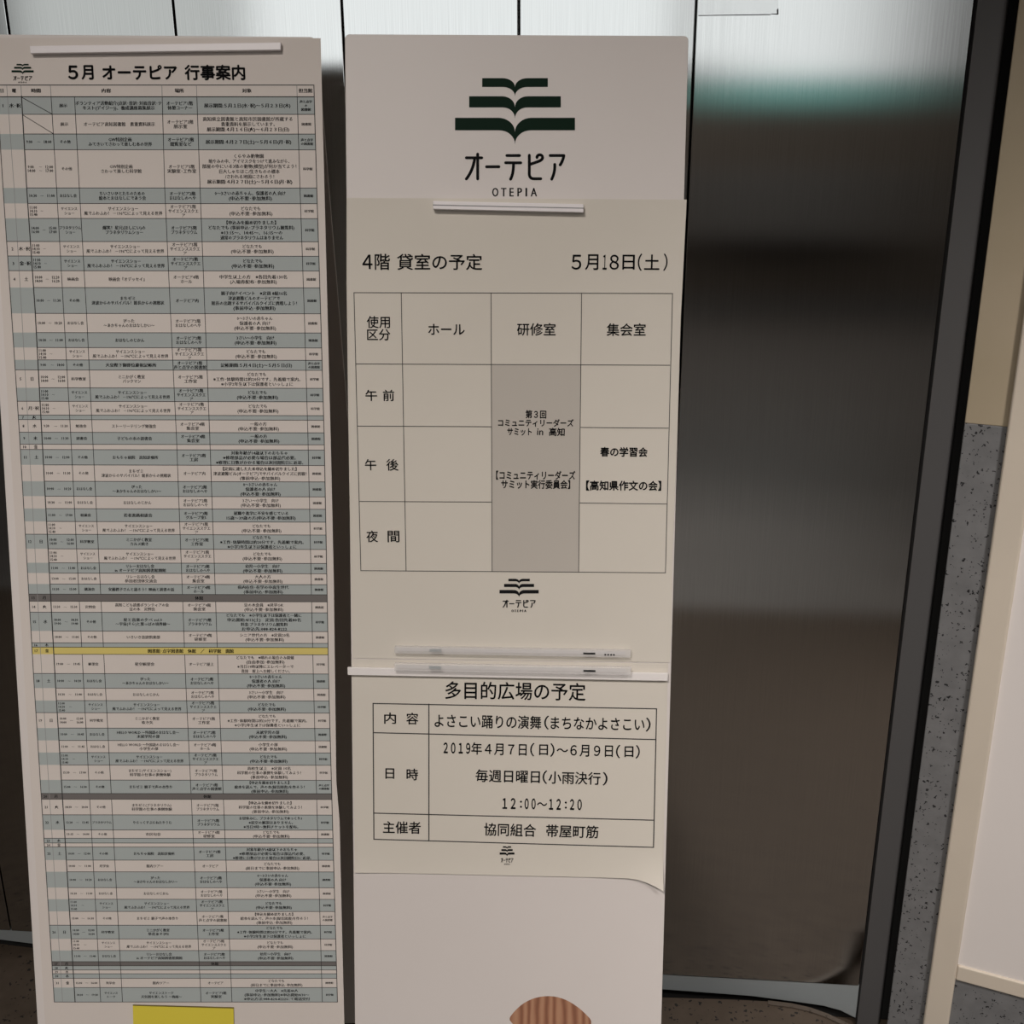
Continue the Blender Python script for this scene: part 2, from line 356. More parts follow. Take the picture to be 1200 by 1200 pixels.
def fit(mb, b, s, x0, y0, x1, y1, hp, h, bold=0.0, res=4):
    xm, ym = (x0 + x1) / 2, (y0 + y1) / 2
    hl = b.px(xm, ym + hp / 2)[1] - b.px(xm, ym - hp / 2)[1]
    put(mb, b, s, b.px(x0, y0), b.px(x1, y1), hl, h, bold, res)
def line(mb, b, x0, y0, x1, y1, w, h):
    p, q = Vector(b.px(x0, y0)), Vector(b.px(x1, y1)); d = (q - p).normalized(); n = Vector((-d.y, d.x)) * (w * 0.00076 / 2)
    p = p - d * w * 0.00038; q = q + d * w * 0.00038
    mb.add([b.at(*(p + n), h), b.at(*(q + n), h), b.at(*(q - n), h), b.at(*(p - n), h)], [(0, 1, 2, 3)])
def quad(mb, b, pts, h):
    mb.add([b.at(*b.px(*p), h) for p in pts], [tuple(range(len(pts)))])
def stroke(mb, P, w, to):
    """round-ended pen stroke through points P, 'to' maps emblem units to a 3-D point"""
    n = 10; r = w / 2
    for i in range(len(P) - 1):
        (x0, y0), (x1, y1) = P[i], P[i + 1]; L_ = max(math.hypot(x1 - x0, y1 - y0), 1e-6); nx, ny = -(y1 - y0) / L_ * r, (x1 - x0) / L_ * r
        mb.add([to(x0 + nx, y0 + ny), to(x1 + nx, y1 + ny), to(x1 - nx, y1 - ny), to(x0 - nx, y0 - ny)], [(0, 1, 2, 3)])
    for x, y in P:
        mb.add([to(x + r * math.cos(2 * math.pi * k / n), y + r * math.sin(2 * math.pi * k / n)) for k in range(n)], [tuple(range(n))])
def curve(p0, p1, p2, n=7):
    return [((1 - t) ** 2 * p0[0] + 2 * t * (1 - t) * p1[0] + t * t * p2[0], (1 - t) ** 2 * p0[1] + 2 * t * (1 - t) * p1[1] + t * t * p2[1]) for t in [i / n for i in range(n + 1)]]
def logo(b, parent, cx, w, y0, y1, h, ink, small=False):
    def to(x, y): return b.at(*b.px(cx + (x - 589.5) * w / 993.0, y0 + (y - 82) * (y1 - y0) / 978.0), h)
    root = bpy.data.objects.new('logo', None); COL.objects.link(root); root.parent = parent
    c = to(589, 500); root.location = c - wloc(parent)
    mb = MB()
    for half, top, bot, notch, tip, cw in ((271.5, 82, 155, 155, 232, 105), (379, 232, 324, 322, 417, 105), (496, 410, 513, 528, 630, 138)):
        for sgn in (-1, 1):
            up = [(cw * math.cos(t), notch - (notch - top) * math.sin(t)) for t in [i / 8 * math.pi / 2 for i in range(9)]]
            up = [(cw - x, y) for x, y in up]                      # from notch outwards
            lo = [(cw * 0.95 - cw * 0.95 * math.cos(t), tip - (tip - bot) * math.sin(t)) for t in [i / 8 * math.pi / 2 for i in range(9)]]
            up.append((half, top)); lo.append((half, bot))
            for i in range(len(up) - 1):
                mb.add([to(589.5 + sgn * up[i][0], up[i][1]), to(589.5 + sgn * up[i + 1][0], up[i + 1][1]), to(589.5 + sgn * lo[i + 1][0], lo[i + 1][1]), to(589.5 + sgn * lo[i][0], lo[i][1])], [(0, 1, 2, 3)])
    mb.build('book_emblem', ink, root, fix=False)
    mb = MB(); sw = 24
    for P in ([(187, 741), (315, 741)], [(281, 710), (281, 916)], curve((256, 750), (240, 850), (187, 916)), [(354, 815), (457, 815)],
              [(522, 722), (627, 722)], [(512, 782), (637, 782)], curve((577, 790), (578, 870), (553, 918)),
              [(708, 720), (708, 875)] + curve((708, 875), (710, 914), (745, 914)) + [(803, 914)],
              [(712, 796), (785, 770)] + curve((785, 770), (818, 757), (818, 738)) + curve((818, 738), (815, 716), (793, 716)) + curve((793, 716), (772, 718), (771, 738)),
              [(880, 722), (994, 722)] + curve((994, 722), (988, 760), (963, 800)), curve((918, 795), (922, 860), (893, 918))):
        stroke(mb, P, sw * (1.25 if small else 1.0), to)
    mb.build('lettering', M['ink'], root, fix=False)
    mb = MB()
    for ch, a, z in (('O', 403, 450), ('T', 475, 517), ('E', 546, 577), ('P', 611, 646), ('I', 678, 688), ('A', 721, 770)):
        v, f, gx0, gx1, gy0, gy1 = glyphs(ch, 0.0, 3)
        for ox in ((-5, -2, 2, 5) if small else (-2.2, 0, 2.2)): mb.add([to(a + ox + (x - gx0) / (gx1 - gx0) * (z - a), 1060 - (y - gy0) / (gy1 - gy0) * 70) for x, y in v], f)
    mb.build('roman_lettering', M['ink'], root, fix=False)

# printing straight on the tall signboard
logo(CB, sc, 603.5, 140.7, 91.6, 230.2, 0.00025, M['green'])
mb = MB()
base = CB.px(645, 1172); kx = CB.px(740, 1172)[0] - CB.px(560, 1172)[0]
top = curve((598.5, 1190.5), (616, 1166.5), (644, 1167.2), 10) + curve((644, 1167.2), (668, 1167.8), (691, 1193), 10)[1:] + [(692.6, 1196), (692.8, 1200), (680, 1211), (660, 1219), (640, 1220), (618, 1213), (602, 1201), (597.4, 1195.5), (597.3, 1193)]
mb.add([CB.at(*CB.px(*p), 0.00025) for p in top], [tuple(range(len(top)))])
mb.build('wood_grain_print', M['wood'], sc, fix=False)

def sheet(b, parent, outline, h, m, th=0.0003):
    mb = MB(); mb.prism([b.at(*b.px(*p), h) for p in outline], b.n * th); return mb.build('sheet', m, parent)

# ------------------------------------------------------------------ room schedule notice
HP = 0.0007; HT = HP + 0.00035; HL = HP + 0.00025; HS = HP + 0.00015
foot = CB.at(*CB.px(600, 772), HP)
rn = thing('room_schedule_notice', 'large white room schedule sheet with a four column table, on the tall signboard', 'notice', foot)
sheet(CB, rn, [(406.3, 232), (804.6, 234), (800, 327), (797.5, 375), (793, 520), (788.5, 640), (786.2, 752), (784.6, 776), (413.5, 771), (410.6, 630), (408, 470), (406.3, 330)], HP, M['paper'])
mb = MB(); quad(mb, CB, [(576, 427.3), (680.8, 427.8), (678, 670), (576.7, 669.5)], HS); mb.build('shaded_cell', M['shade'], rn, fix=False)
mb = MB()
for a in ((415, 343, 423, 668.5), (470.3, 343.3, 476, 669), (575.5, 343.5, 576.7, 669.5), (681.5, 343.6, 678, 670), (788, 344, 779.7, 671),
          (415, 343, 788, 344), (417.3, 426.5, 784.6, 428), (419, 499.3, 575.9, 500), (680, 500.8, 783, 501.7), (421.3, 587.5, 576.4, 588.2), (679, 589.3, 780.8, 590.5), (423, 668.5, 779.7, 671)):
    line(mb, CB, *a, 0.85, HL)
mb.build('table_lines', M['line'], rn, fix=False)
mb = MB()
fit(mb, CB, '４', 425, 307, 436.5, 307, 16.5, HT, 0.012); fit(mb, CB, '階', 439.5, 307, 457, 307, 18.5, HT, 0.012); fit(mb, CB, '貸室の予定', 465.5, 307, 565, 307.2, 18.5, HT, 0.012)
mb.build('heading', M['ink'], rn, fix=False)
mb = MB()
for t, x0, x1, hh in (('５', 669.8, 681, 17), ('月', 685.7, 701, 18), ('１', 706.3, 711, 17), ('８', 714.5, 725, 17), ('日', 729.5, 743.5, 17), ('（', 747.5, 752, 20), ('土', 755, 772.5, 17.5), ('）', 777.5, 782, 20)):
    fit(mb, CB, t, x0, 307.3, x1, 307.4, hh, HT, 0.012)
mb.build('date', M['ink'], rn, fix=False)
for nm, items in (('row_title', [('使用', 430, 457, 377.5, 14), ('区分', 430.5, 457.5, 392.3, 13)]), ('room_title', [('ホール', 502, 544.5, 386, 12.5)]), ('room_title', [('研修室', 606, 651, 386, 14.5)]), ('room_title', [('集会室', 711, 756.5, 386.3, 14.5)]),
                  ('row_title', [('午', 428.5, 442, 463.3, 12.8), ('前', 449, 462, 463.3, 13)]), ('row_title', [('午', 428, 441, 544.5, 12.8), ('後', 453, 467, 544.6, 13.4)]), ('row_title', [('夜', 429.5, 443, 628.4, 13.4), ('間', 454.5, 468, 628.6, 13.2)])):
    mb = MB()
    for t, x0, x1, y, hh in items: fit(mb, CB, t, x0, y, x1, y, hh, HT, 0.013)
    mb.build(nm, M['ink'], rn, fix=False)
for items in ([('第３回', 616, 640, 485.3, 9.3, 0.03), ('コミュニティリーダーズ', 583.8, 672, 495.3, 8.6, 0.03), ('サミット', 594.5, 623, 505.8, 8.2, 0.03), ('in', 629.5, 636.5, 505.8, 7.4, 0.015), ('高知', 643.5, 661.5, 505.9, 9.3, 0.03)],
              [('【コミュニティリーダーズ', 581.5, 674, 556.7, 10.2, 0.03), ('サミット実行委員会】', 587.5, 668, 567.3, 10, 0.03)], [('春の学習会', 703.5, 758.5, 529.3, 10.8, 0.03)], [('【高知県作文の会】', 687, 774.5, 568.8, 11.2, 0.03)]):
    mb = MB()
    for t, x0, x1, y, hh, bo in items: fit(mb, CB, t, x0, y, x1, y + 0.4, hh, HT, bo)
    mb.build('booking', M['ink'], rn, fix=False)
logo(CB, rn, 608.3, 46, 678, 717, HT, M['ink'], True)

# ------------------------------------------------------------------ plaza schedule notice
foot = CB.at(*CB.px(596, 1024), HP)
pn = thing('plaza_schedule_notice', 'white plaza dance notice with a three row table, below the clear bars', 'notice', foot)
# the lower corners curl away from the board a little
mb = MB()
def lift(y, x): 
    k = max(0.0, (y - 997) / 43.0); return HP + 0.0016 * k * k * (1 + 3.6 * max(0, (x - 680) / 95.0) ** 2 + 2.5 * max(0, (480 - x) / 65.0) ** 2)
NX, NY = 36, 44
def edge_l(y): return 412.5 + (y - 786) * 0.0155
def edge_r(y): return 782.5 - (y - 790) * 0.0247
def bot(x): 
    t = (x - 416) / 360.0; return 1021.5 + 7.5 * t + (11.0 * max(0.0, (t - 0.9) / 0.1) ** 1.5)
def topy(x): return 772.2 + (x - 412) * 5 / 370
grid = []
for j in range(NY + 1):
    for i in range(NX + 1):
        t = i / NX; x = 412.5 + 370 * t
        s = j / NY
        xb = 416 + 360 * t; y = topy(x) * (1 - s) + bot(xb) * s; xw = edge_l(y) * (1 - t) + edge_r(y) * t
        grid.append(CB.at(*CB.px(xw, y), lift(y, xw)))
th = CB.n * 0.0002; n0 = len(grid)
fs = []
for j in range(NY):
    for i in range(NX):
        a = j * (NX + 1) + i; fs += [(a, a + 1, a + NX + 2, a + NX + 1), (n0 + a, n0 + a + NX + 1, n0 + a + NX + 2, n0 + a + 1)]
rim = list(range(NX + 1)) + [j * (NX + 1) + NX for j in range(1, NY + 1)] + [NY * (NX + 1) + i for i in range(NX - 1, -1, -1)] + [j * (NX + 1) for j in range(NY - 1, 0, -1)]
fs += [(rim[k], rim[(k + 1) % len(rim)], n0 + rim[(k + 1) % len(rim)], n0 + rim[k]) for k in range(len(rim))]
mb.add(grid + [p + th for p in grid], fs)
o = mb.build('sheet', M['paper'], pn)
for p in o.data.polygons: p.use_smooth = True
o.data.set_sharp_from_angle(angle=0.6)
HQ = HT + 0.0001
mb = MB()
for a in ((437.3, 824, 769.3, 830.3), (437.3, 824, 438.3, 983), (769.3, 830.3, 765.7, 992.5), (438.3, 983, 765.7, 992.5), (502.7, 824.9, 502.7, 985), (438, 858.2, 768.5, 866.3), (438.2, 952.4, 766.3, 960.7)):
    line(mb, CB, *a, 1.35, HL)
mb.build('table_lines', M['line'], pn, fix=False)
mb = MB(); fit(mb, CB, '多目的広場の予定', 522, 808.3, 686, 810.6, 20.5, HT, 0.012); mb.build('heading', M['ink'], pn, fix=False)
for items in ([('内', 450.5, 841.2, 464, 841.4, 13), ('容', 476.3, 841.6, 490.3, 841.8, 13.5)], [('日', 452, 906, 462, 906.2, 12), ('時', 476.7, 907, 490, 907.2, 13.4)], [('主催者', 449, 968.8, 493, 969.6, 14)],
              [('よさこい踊りの演舞', 509.5, 844, 634, 846.4, 15.5), ('（', 638, 846.3, 643, 846.4, 16), ('まちなかよさこい', 645.5, 846.7, 755, 848.7, 14), ('）', 757, 848.7, 762, 848.8, 16)],
              [('２０１９', 520, 876, 551, 876.6, 12), ('年４月７日', 552.5, 876.6, 617, 878, 14.2), ('（', 621.5, 878, 626, 878.1, 15.5), ('日', 632, 878.2, 642, 878.4, 12.2), ('）', 645, 878.5, 649.5, 878.6, 15.5), ('～', 652.5, 878.7, 665.5, 878.9, 4), ('６月９日', 668.5, 879, 718, 880, 13.6), ('（', 722, 880.2, 726.5, 880.3, 15.5), ('日', 732, 880.4, 742, 880.5, 12.2), ('）', 745, 880.6, 749.5, 880.7, 15.5)],
              [('毎週日曜日', 557.5, 908.4, 632.5, 910, 14.5), ('（', 636, 910.2, 641, 910.3, 15.5), ('小雨決行', 643, 910.5, 703.5, 912, 14.5), ('）', 706.5, 912.2, 711.5, 912.3, 15.5)],
              [('１２', 589, 941, 604, 941.2, 12), (':', 609.5, 942, 611.5, 942, 8), ('００', 615, 941.4, 627.5, 941.6, 12), ('～', 629.5, 941.8, 641, 941.9, 4), ('１２', 643.5, 942, 657, 942.2, 12), (':', 662, 943, 664, 943, 8), ('２０', 668, 942.4, 681.5, 942.6, 12)],
              [('協同組合', 567.5, 971.2, 628, 972.8, 14.6), ('帯屋町筋', 640, 973, 701, 974.6, 14.6)]):
    mb = MB()
    for t, x0, y0, x1, y1, hh in items: fit(mb, CB, t, x0, y0, x1, y1, hh, HT, 0.03 if t[0] in '０１２' else 0.014)
    mb.build('cell_text', M['ink'], pn, fix=False)
logo(CB, pn, 594.2, 17.3, 991, 1012.7, HP + 0.0008, M['ink'], True)

# ------------------------------------------------------------------ event timetable poster
PB = LBD
foot = PB.at(*PB.px(220, 1190), HP)
ep = thing('event_timetable_poster', 'long event timetable poster with blue striped rows, on the left signboard', 'poster', foot)
def lx(y): return 10.0 + 0.0600 * (y - 480)
oline = [(lx(44), 44.6), (375.8, 45), (380.5, 230), (384, 370), (388, 530), (391.2, 680), (393, 820), (394.2, 915), (398, 962), (400.5, 1075), (404.5, 1235), (lx(1235), 1235)]
sheet(PB, ep, oline, HP, M['poster'])
YS = [100, 220, 365, 510, 800, 1172]
CX = dict(L=[-3.5, 4, 13.8, 23.3, 40.3, 64], D1=[8.3, 17, 25.8, 34, 50, 73.7], D2=[25, 31.7, 41.7, 49.5, 65.3, 88.3], D3=[59.5, 66.7, 75, 83.3, 98.3, 118.3], D4=[87, 93.3, 101.7, 108.8, 123.7, 143.8],
          D5=[190, 193.3, 200, 207, 218, 235.8], D6=[230.5, 234.7, 240.3, 246, 256.3, 272], D7=[348, 351.7, 356.7, 361, 367.5, 377.8], R=[368, 371.3, 375.8, 380, 385.3, 395.5])
def cx(c, y):
    v = CX[c]
    for i in range(len(YS) - 1):
        if y <= YS[i + 1] or i == len(YS) - 2:
            return v[i] + (v[i + 1] - v[i]) * (y - YS[i]) / (YS[i + 1] - YS[i])
def tilt(y): return 1.1 * max(0, 1 - abs(y - 620) / 520.0)
def ry(y, x): return y + tilt(y) * (x - 200) / 400.0
def em(y): return 5.3 - (y - 245) * 0.00109
def weight(s):
    w = 0
    for ch in s:
        o = ord(ch)
        if ch in '（）()・･:、。！：【】『』': w += 0.5
        elif ch in '　': w += 0.6
        elif ch == ' ': w += 0.3
        elif ch in '０１２３４５６７８９': w += 0.74
        elif o < 128: w += 0.56
        elif 0x3040 <= o < 0x3100 or ch == '～' or ch == 'ー': w += 0.85
        else: w += 1
    return w
HALF = str.maketrans('（）・：', '()･:')
WIDE = str.maketrans('0123456789', '０１２３４５６７８９')
INK_GAIN = [0.0]              # the striped rows are printed a little heavier
def cell(mb, lines, c0, c1, y, size=1.0, bold=0.0, pitch=1.02, maxpad=1.5):
    n = len(lines); e = em(y) * size; bold += 0.018 + INK_GAIN[0]
    for i, s in enumerate(lines):
        bo = bold
        if s.startswith('*'):
            s = s[1:]; bo = 0.034
            s = s.translate(WIDE)
        s = s.translate(HALF)
        yy = y + (i - (n - 1) / 2) * e * pitch
        x0, x1 = cx(c0, yy), cx(c1, yy); w = min(weight(s) * e, x1 - x0 - maxpad)
        if s.isdigit() or len(s) == 1:
            g = glyphs(s, 0.0, 1); w = (g[3] - g[2]) * e * 0.92
        m = (x0 + x1) / 2
        a, b_ = PB.px(m - w / 2, ry(yy, m)), PB.px(m + w / 2, ry(yy, m + w))
        el = (PB.px(m + 50, y)[0] - PB.px(m - 50, y)[0]) * e / 100
        put(mb, PB, s, a, b_, el * 0.93, HT, bo, 1, 0.38, 0.95)
V2, V1, V5W, V5P, V4S, V4H = ['オーテピア2階', 'おはなしのへや'], ['オーテピア1階', '声と点字の図書館'], ['オーテピア5階', '工作室'], ['オーテピア5階', 'プラネタリウム'], ['オーテピア4階', '集会室'], ['オーテピア4階', 'ホール']
FREE, PRE = '（申込不要・参加無料）', '（事前申込・参加無料）'
LIB, SCI, VOI = ['図書館'], ['科学館'], ['声と点字', 'の図書館']
SS = (['11:00', '14:10', '15:40'], ['サイエンス', 'ショー'], ['サイエンスショー', '風でふわふわ！ －196℃によって見える世界'], ['オーテピア5階', 'サイエンススクエ', 'ア'], ['どなたでも', FREE], SCI)
PIT = (['10:00～10:20'], ['おはなし会'], ['ぴった', '～あかちゃんのおはなしかい～'], V2, ['0～3さいの赤ちゃん', '保護者の人 向け', FREE], LIB)
JIK = (['10:30～11:00'], ['おはなし会'], ['おはなしのじかん'], V2, ['3さい～小学生　向け', FREE], LIB)
def KAG(t): return (['10:00～12:00', '14:00～16:00'], ['科学教室'], ['ミニかがく教室', t], V5W, ['どなたでも', '※工作・体験時間は約20分です。先着順で案内。', '※小学2年生以下は保護者といっしょに'], SCI)
TOY = (['10:00～12:00'], ['その他'], ['おもちゃ病院　高知診療所'], ['オーテピア5階', '工房'], ['対象年齢が14歳以下のおもちゃ', '※修理部品が必要な場合は部品代必要。', '※修理に日数がかかる場合は次回開院日に返却。'], SCI)
TOUR = ['館内ツアー']
KOE = (['15:00～16:30'], ['その他'], ['まちゼミ 親子で声の本作り'], V1, ['*【申込を締め切りました】', '絵本を読んで、声の本（録音図書）を作ろう！', PRE], VOI)
REL = (['11:00～11:40'], ['おはなし会'], ['リレーおはなし会', 'in オーテピア高知図書館開館'], V2, ['幼児～小学生　向け', FREE], LIB)
URA = '科学館の仕事の裏側体験'; URB = '科学館の仕事の裏側を体験してみよう！'
MT = '津波からのサバイバル！館長からの挑戦状'
ROWS = [
 (113.7, 'b', '1', '水・祝', ['/'], ['展示'], ['ボランティア活動紹介（点訳・音訳・対面音訳・テ', 'キスト（デイジー））、養成講座募集展示'], ['オーテピア1階', '休憩コーナー'], ['*展示期間：5月1日（水・祝）～5月23日（木）'], ['声と点字', 'の', '図書館']),
 (134.3, 'w', '', '', ['/'], ['展示'], ['オーテピア高知図書館　貴重資料展示'], ['オーテピア3階', '展示室'], ['高知県立図書館と高知市民図書館が所蔵する', '貴重資料を展示しています。', '*展示期間：4月16日（火）～6月23日（日）'], LIB),
 (157.3, 'b', '', '', ['9:00～18:00'], ['その他'], ['GW特別企画', 'みてきいてさわって楽しむ本の世界'], ['オーテピア1階', '閲覧室など'], ['*展示期間：4月27日（土）～5月6日（月・祝）'], VOI),
 (175.7, 'w', '', '', ['9:00～12:00', '14:00～17:00'], ['その他'], ['GW特別企画', 'さわって楽しむ科学館'], ['オーテピア5階', '実験室・工作室'], ['くらやみ動物園', '暗やみの中、アイマスクをつけて進みながら、', '部屋の中にいる3体の動物（模型）が何か当てよう！', '巨大しゃちほこ/生きものの標本', '/さわれる地図にさわろう！', '*展示期間：4月27日（土）～5月6日（月・祝）'], SCI),
 (220.5, 'b', '', '', ['10:30～11:00'], ['おはなし会'], ['ちいさいひとたちのための', '絵本とおはなしにであう会'], V2, ['0～3さいの赤ちゃん、保護者の人 向け', FREE], LIB),
 (238.7, 'w', '', '') + SS,
 (256.2, 'b', '', '', ['14:00～15:00', '16:00～17:00'], ['プラネタリウム', 'ショー'], ['爆笑！星兄（ほしにい）の', 'プラネタリウムショー'], V5P, ['*【申込みを締め切りました】', 'どなたでも （事前申込・プラネタリウム観覧料）', '※13：15～、14：45～、16：15～の', '通常のプラネタリウムはありません'], SCI),
 (283.3, 'w', '2', '木・祝') + SS,
 (300.3, 'b', '3', '金・祝') + SS,
 (317.5, 'w', '4', '土', ['10:00～12:20', '14:00～16:20'], ['映画会'], ['映画会『オデッセイ』'], V4H, ['中学生以上の方　※各回先着130名', '（入場券配布・参加無料）'], LIB),
 (337.2, 'b', '', '', ['10:00～11:30'], ['その他'], ['まちゼミ', MT], ['オーテピア内'], ['親子向けイベント　※定員 8組16名', '津波避難ビルのオーテピアで', '館長の出題するサバイバルクイズに挑戦しよう！', PRE], LIB),
 (367.5, 'w', '', '') + PIT,
 (390, 'b', '', '') + JIK,
 (407.5, 'w', '', '') + SS,
 (422, 'b', '', '', ['9:00～18:00'], ['その他'], ['*天皇陛下御即位慶祝記帳所'], V1, ['*記帳期間：5月4日（土）～5月5日（日）'], VOI),
 (433.7, 'w', '5', '日') + KAG('パックマン'),
 (454.7, 'b', '', '') + SS,
 (470.5, 'w', '6', '月・祝') + SS,
 (486.7, 'b', '7', '火'),
 (492, 'w', '8', '水', ['9:30～11:30'], ['勉強会'], ['ストーリーテリング勉強会'], V4S, ['一般の方', FREE], LIB),
 (506.8, 'b', '9', '木', ['10:00～11:30'], ['読書会'], ['子どもの本の読書会'], V4S, ['一般の方', FREE], LIB),
 (520.8, 'w', '10', '金'),
 (527, 'b', '11', '土') + TOY,
 (545, 'w', '', '', ['10:00～11:30'], ['その他'], ['まちゼミ', MT], ['オーテピア内'], ['*【定員に達したため申込を締め切りました】', '津波避難ビル（オーテピア）でサバイバルクイズに挑戦！', PRE], LIB),
 (564.2, 'b', '', '') + PIT,
 (581.7, 'w', '', '') + JIK,
 (596.2, 'b', '', '', ['11:00～17:00'], ['相談会'], ['若者進路相談会'], ['オーテピア3階', 'グループ室5'], ['就職や進学に不安を感じている', '15歳～39歳の方（申込不要・参加無料）'], LIB),
 (611.3, 'w', '', '') + SS,
 (626.3, 'b', '12', '日') + KAG('カルメ焼き'),
 (643.3, 'w', '', '') + SS,
 (659.7, 'b', '', '') + REL,
 (671.7, 'w', '', '', ['13:00～15:00'], ['おはなし会'], ['リレーおはなし会', '参加者団体交流会'], V4S, ['大人の方', FREE], LIB),
 (684.5, 'b', '', '', ['13:30～15:00'], ['講演会'], ['安藤桃子さんと語ろう！映画と読書の話'], V4H, ['県内在住・在学の中高生世代', PRE], LIB),
 (696.3, 'g', '13', '月'),
 (704.7, 'w', '14', '火', ['13:30～15:30'], ['定例会'], ['高知こども読書ボランティアの会', '豆の木　定例会'], V4S, ['豆の木会員　※見学OK', FREE], LIB),
 (717.5, 'b', '15', '水', ['18:00～18:30', '19:00～19:40'], ['その他'], ['星と音楽の夕べ vol.3', '～宇宙（そら）と葉っぱの境界線～'], V5P, ['どなたでも　※小学生以下は保護者と一緒に', '申込開始：4/13（土）　定員：各回先着80名', '料金：プラネタリウム観覧料', 'お申込先：088-824-8222'], SCI),
 (739.5, 'w', '', '', ['10:00～11:00'], ['その他'], ['いきいき音読倶楽部'], ['オーテピア4階', '研修室'], ['シニア世代の方　※定員20名', FREE], LIB),
 (753.3, 'b', '16', '木'),
 (758.3, 'y', '17', '金'),
 (766.7, 'w', '', '', ['19:00～19:45'], ['観望会'], ['星空観望会'], ['オーテピア屋上'], ['どなたでも　※晴れの場合のみ開催', '（自由参加・参加無料）', '※当日19時以降にエレベーターで', '直接　屋上へお越しください。'], SCI),
 (789.2, 'b', '18', '土') + PIT,
 (806.3, 'w', '', '') + JIK,
 (820.8, 'b', '', '') + SS,
 (835, 'w', '19', '日') + KAG('吹き矢'),
 (853, 'b', '', '', ['10:00～10:45'], ['おはなし会'], ['HELLO WORLD ～外国語のおはなし会～', '未就学児の部'], V2, ['未就学児の部', FREE], LIB),
 (867.5, 'w', '', '', ['11:00～11:45'], ['おはなし会'], ['HELLO WORLD ～外国語のおはなし会～', '小学生の部'], V4H, ['小学生の部', FREE], LIB),
 (881.7, 'b', '', '') + SS,
 (896.2, 'w', '', '', ['15:30～17:00'], ['その他'], ['まちゼミ（サイエンスショー）', URA], V5P, ['高校生以上　※定員 10名', URB, PRE], SCI),
 (913.8, 'b', '', '') + KOE,
 (929.5, 'g', '20', '月'),
 (936.3, 'w', '21', '火', ['18:30～20:00'], ['その他'], ['まちゼミ（プラネタリウム）', URA], V5P, ['*【申込みを締め切りました】', URB, PRE], SCI),
 (954.5, 'b', '22', '水', ['12:20～12:45'], ['プラネタリウム'], ['りらっくすぷらねたりうむ'], V5P, ['お昼休みに、プラネタリウムでゆっくり♪', '※星空の解説はありません。', '※当日9時～無料チケットを配布。'], SCI),
 (972.2, 'w', '', '', ['13:15～14:00'], ['その他'], ['市民句会'], ['オーテピア4階', '研修室'], ['どなたでも', FREE], LIB),
 (982, 'b', '23', '木'),
 (987.5, 'w', '24', '金'),
 (992.2, 'b', '25', '土') + TOY,
 (1007.5, 'w', '', '', ['10:00～11:00'], ['見学会'], TOUR, ['オーテピア'], ['どなたでも', '（前日までに事前申込・参加無料）'], LIB),
 (1021.2, 'b', '', '') + PIT,
 (1039.7, 'w', '', '') + JIK,
 (1053.3, 'b', '', '') + SS,
 (1067.6, 'w', '', '') + KOE,
 (1083.7, 'b', '26', '日') + KAG('草花あそびⅡ'),
 (1099.7, 'w', '', '') + SS,
 (1113.3, 'b', '', '') + REL,
 (1126.3, 'g', '27', '月'),
 (1131.2, 'b', '28', '火'),
 (1136, 'w', '29', '水'),
 (1140.5, 'b', '30', '木'),
 (1145.8, 'w', '31', '金', ['15:00～16:00'], ['見学会'], TOUR, ['オーテピア'], ['どなたでも', '（前日までに事前申込・参加無料）'], LIB),
 (1156.7, 'b', '', '', ['18:30～19:30'], ['サイエンス', 'トーク'], ['サイエンストーク', '天気図を楽しもう ～梅雨～'], ['オーテピア5階', '実験室'], ['中学生～大人　※先着40人', '（事前申込・参加無料）※申込開始4/30～', '※申込方法：088-824-8222にて電話受付'], SCI),
]
YEND = 1173.6
lines_mb = MB(); thin_mb = MB()
def hline(y, c0, c1, mb=lines_mb, w=0.75):
    a, b_ = cx(c0, y), cx(c1, y); line(mb, PB, a, ry(y, a), b_, ry(y, b_), w, HL)
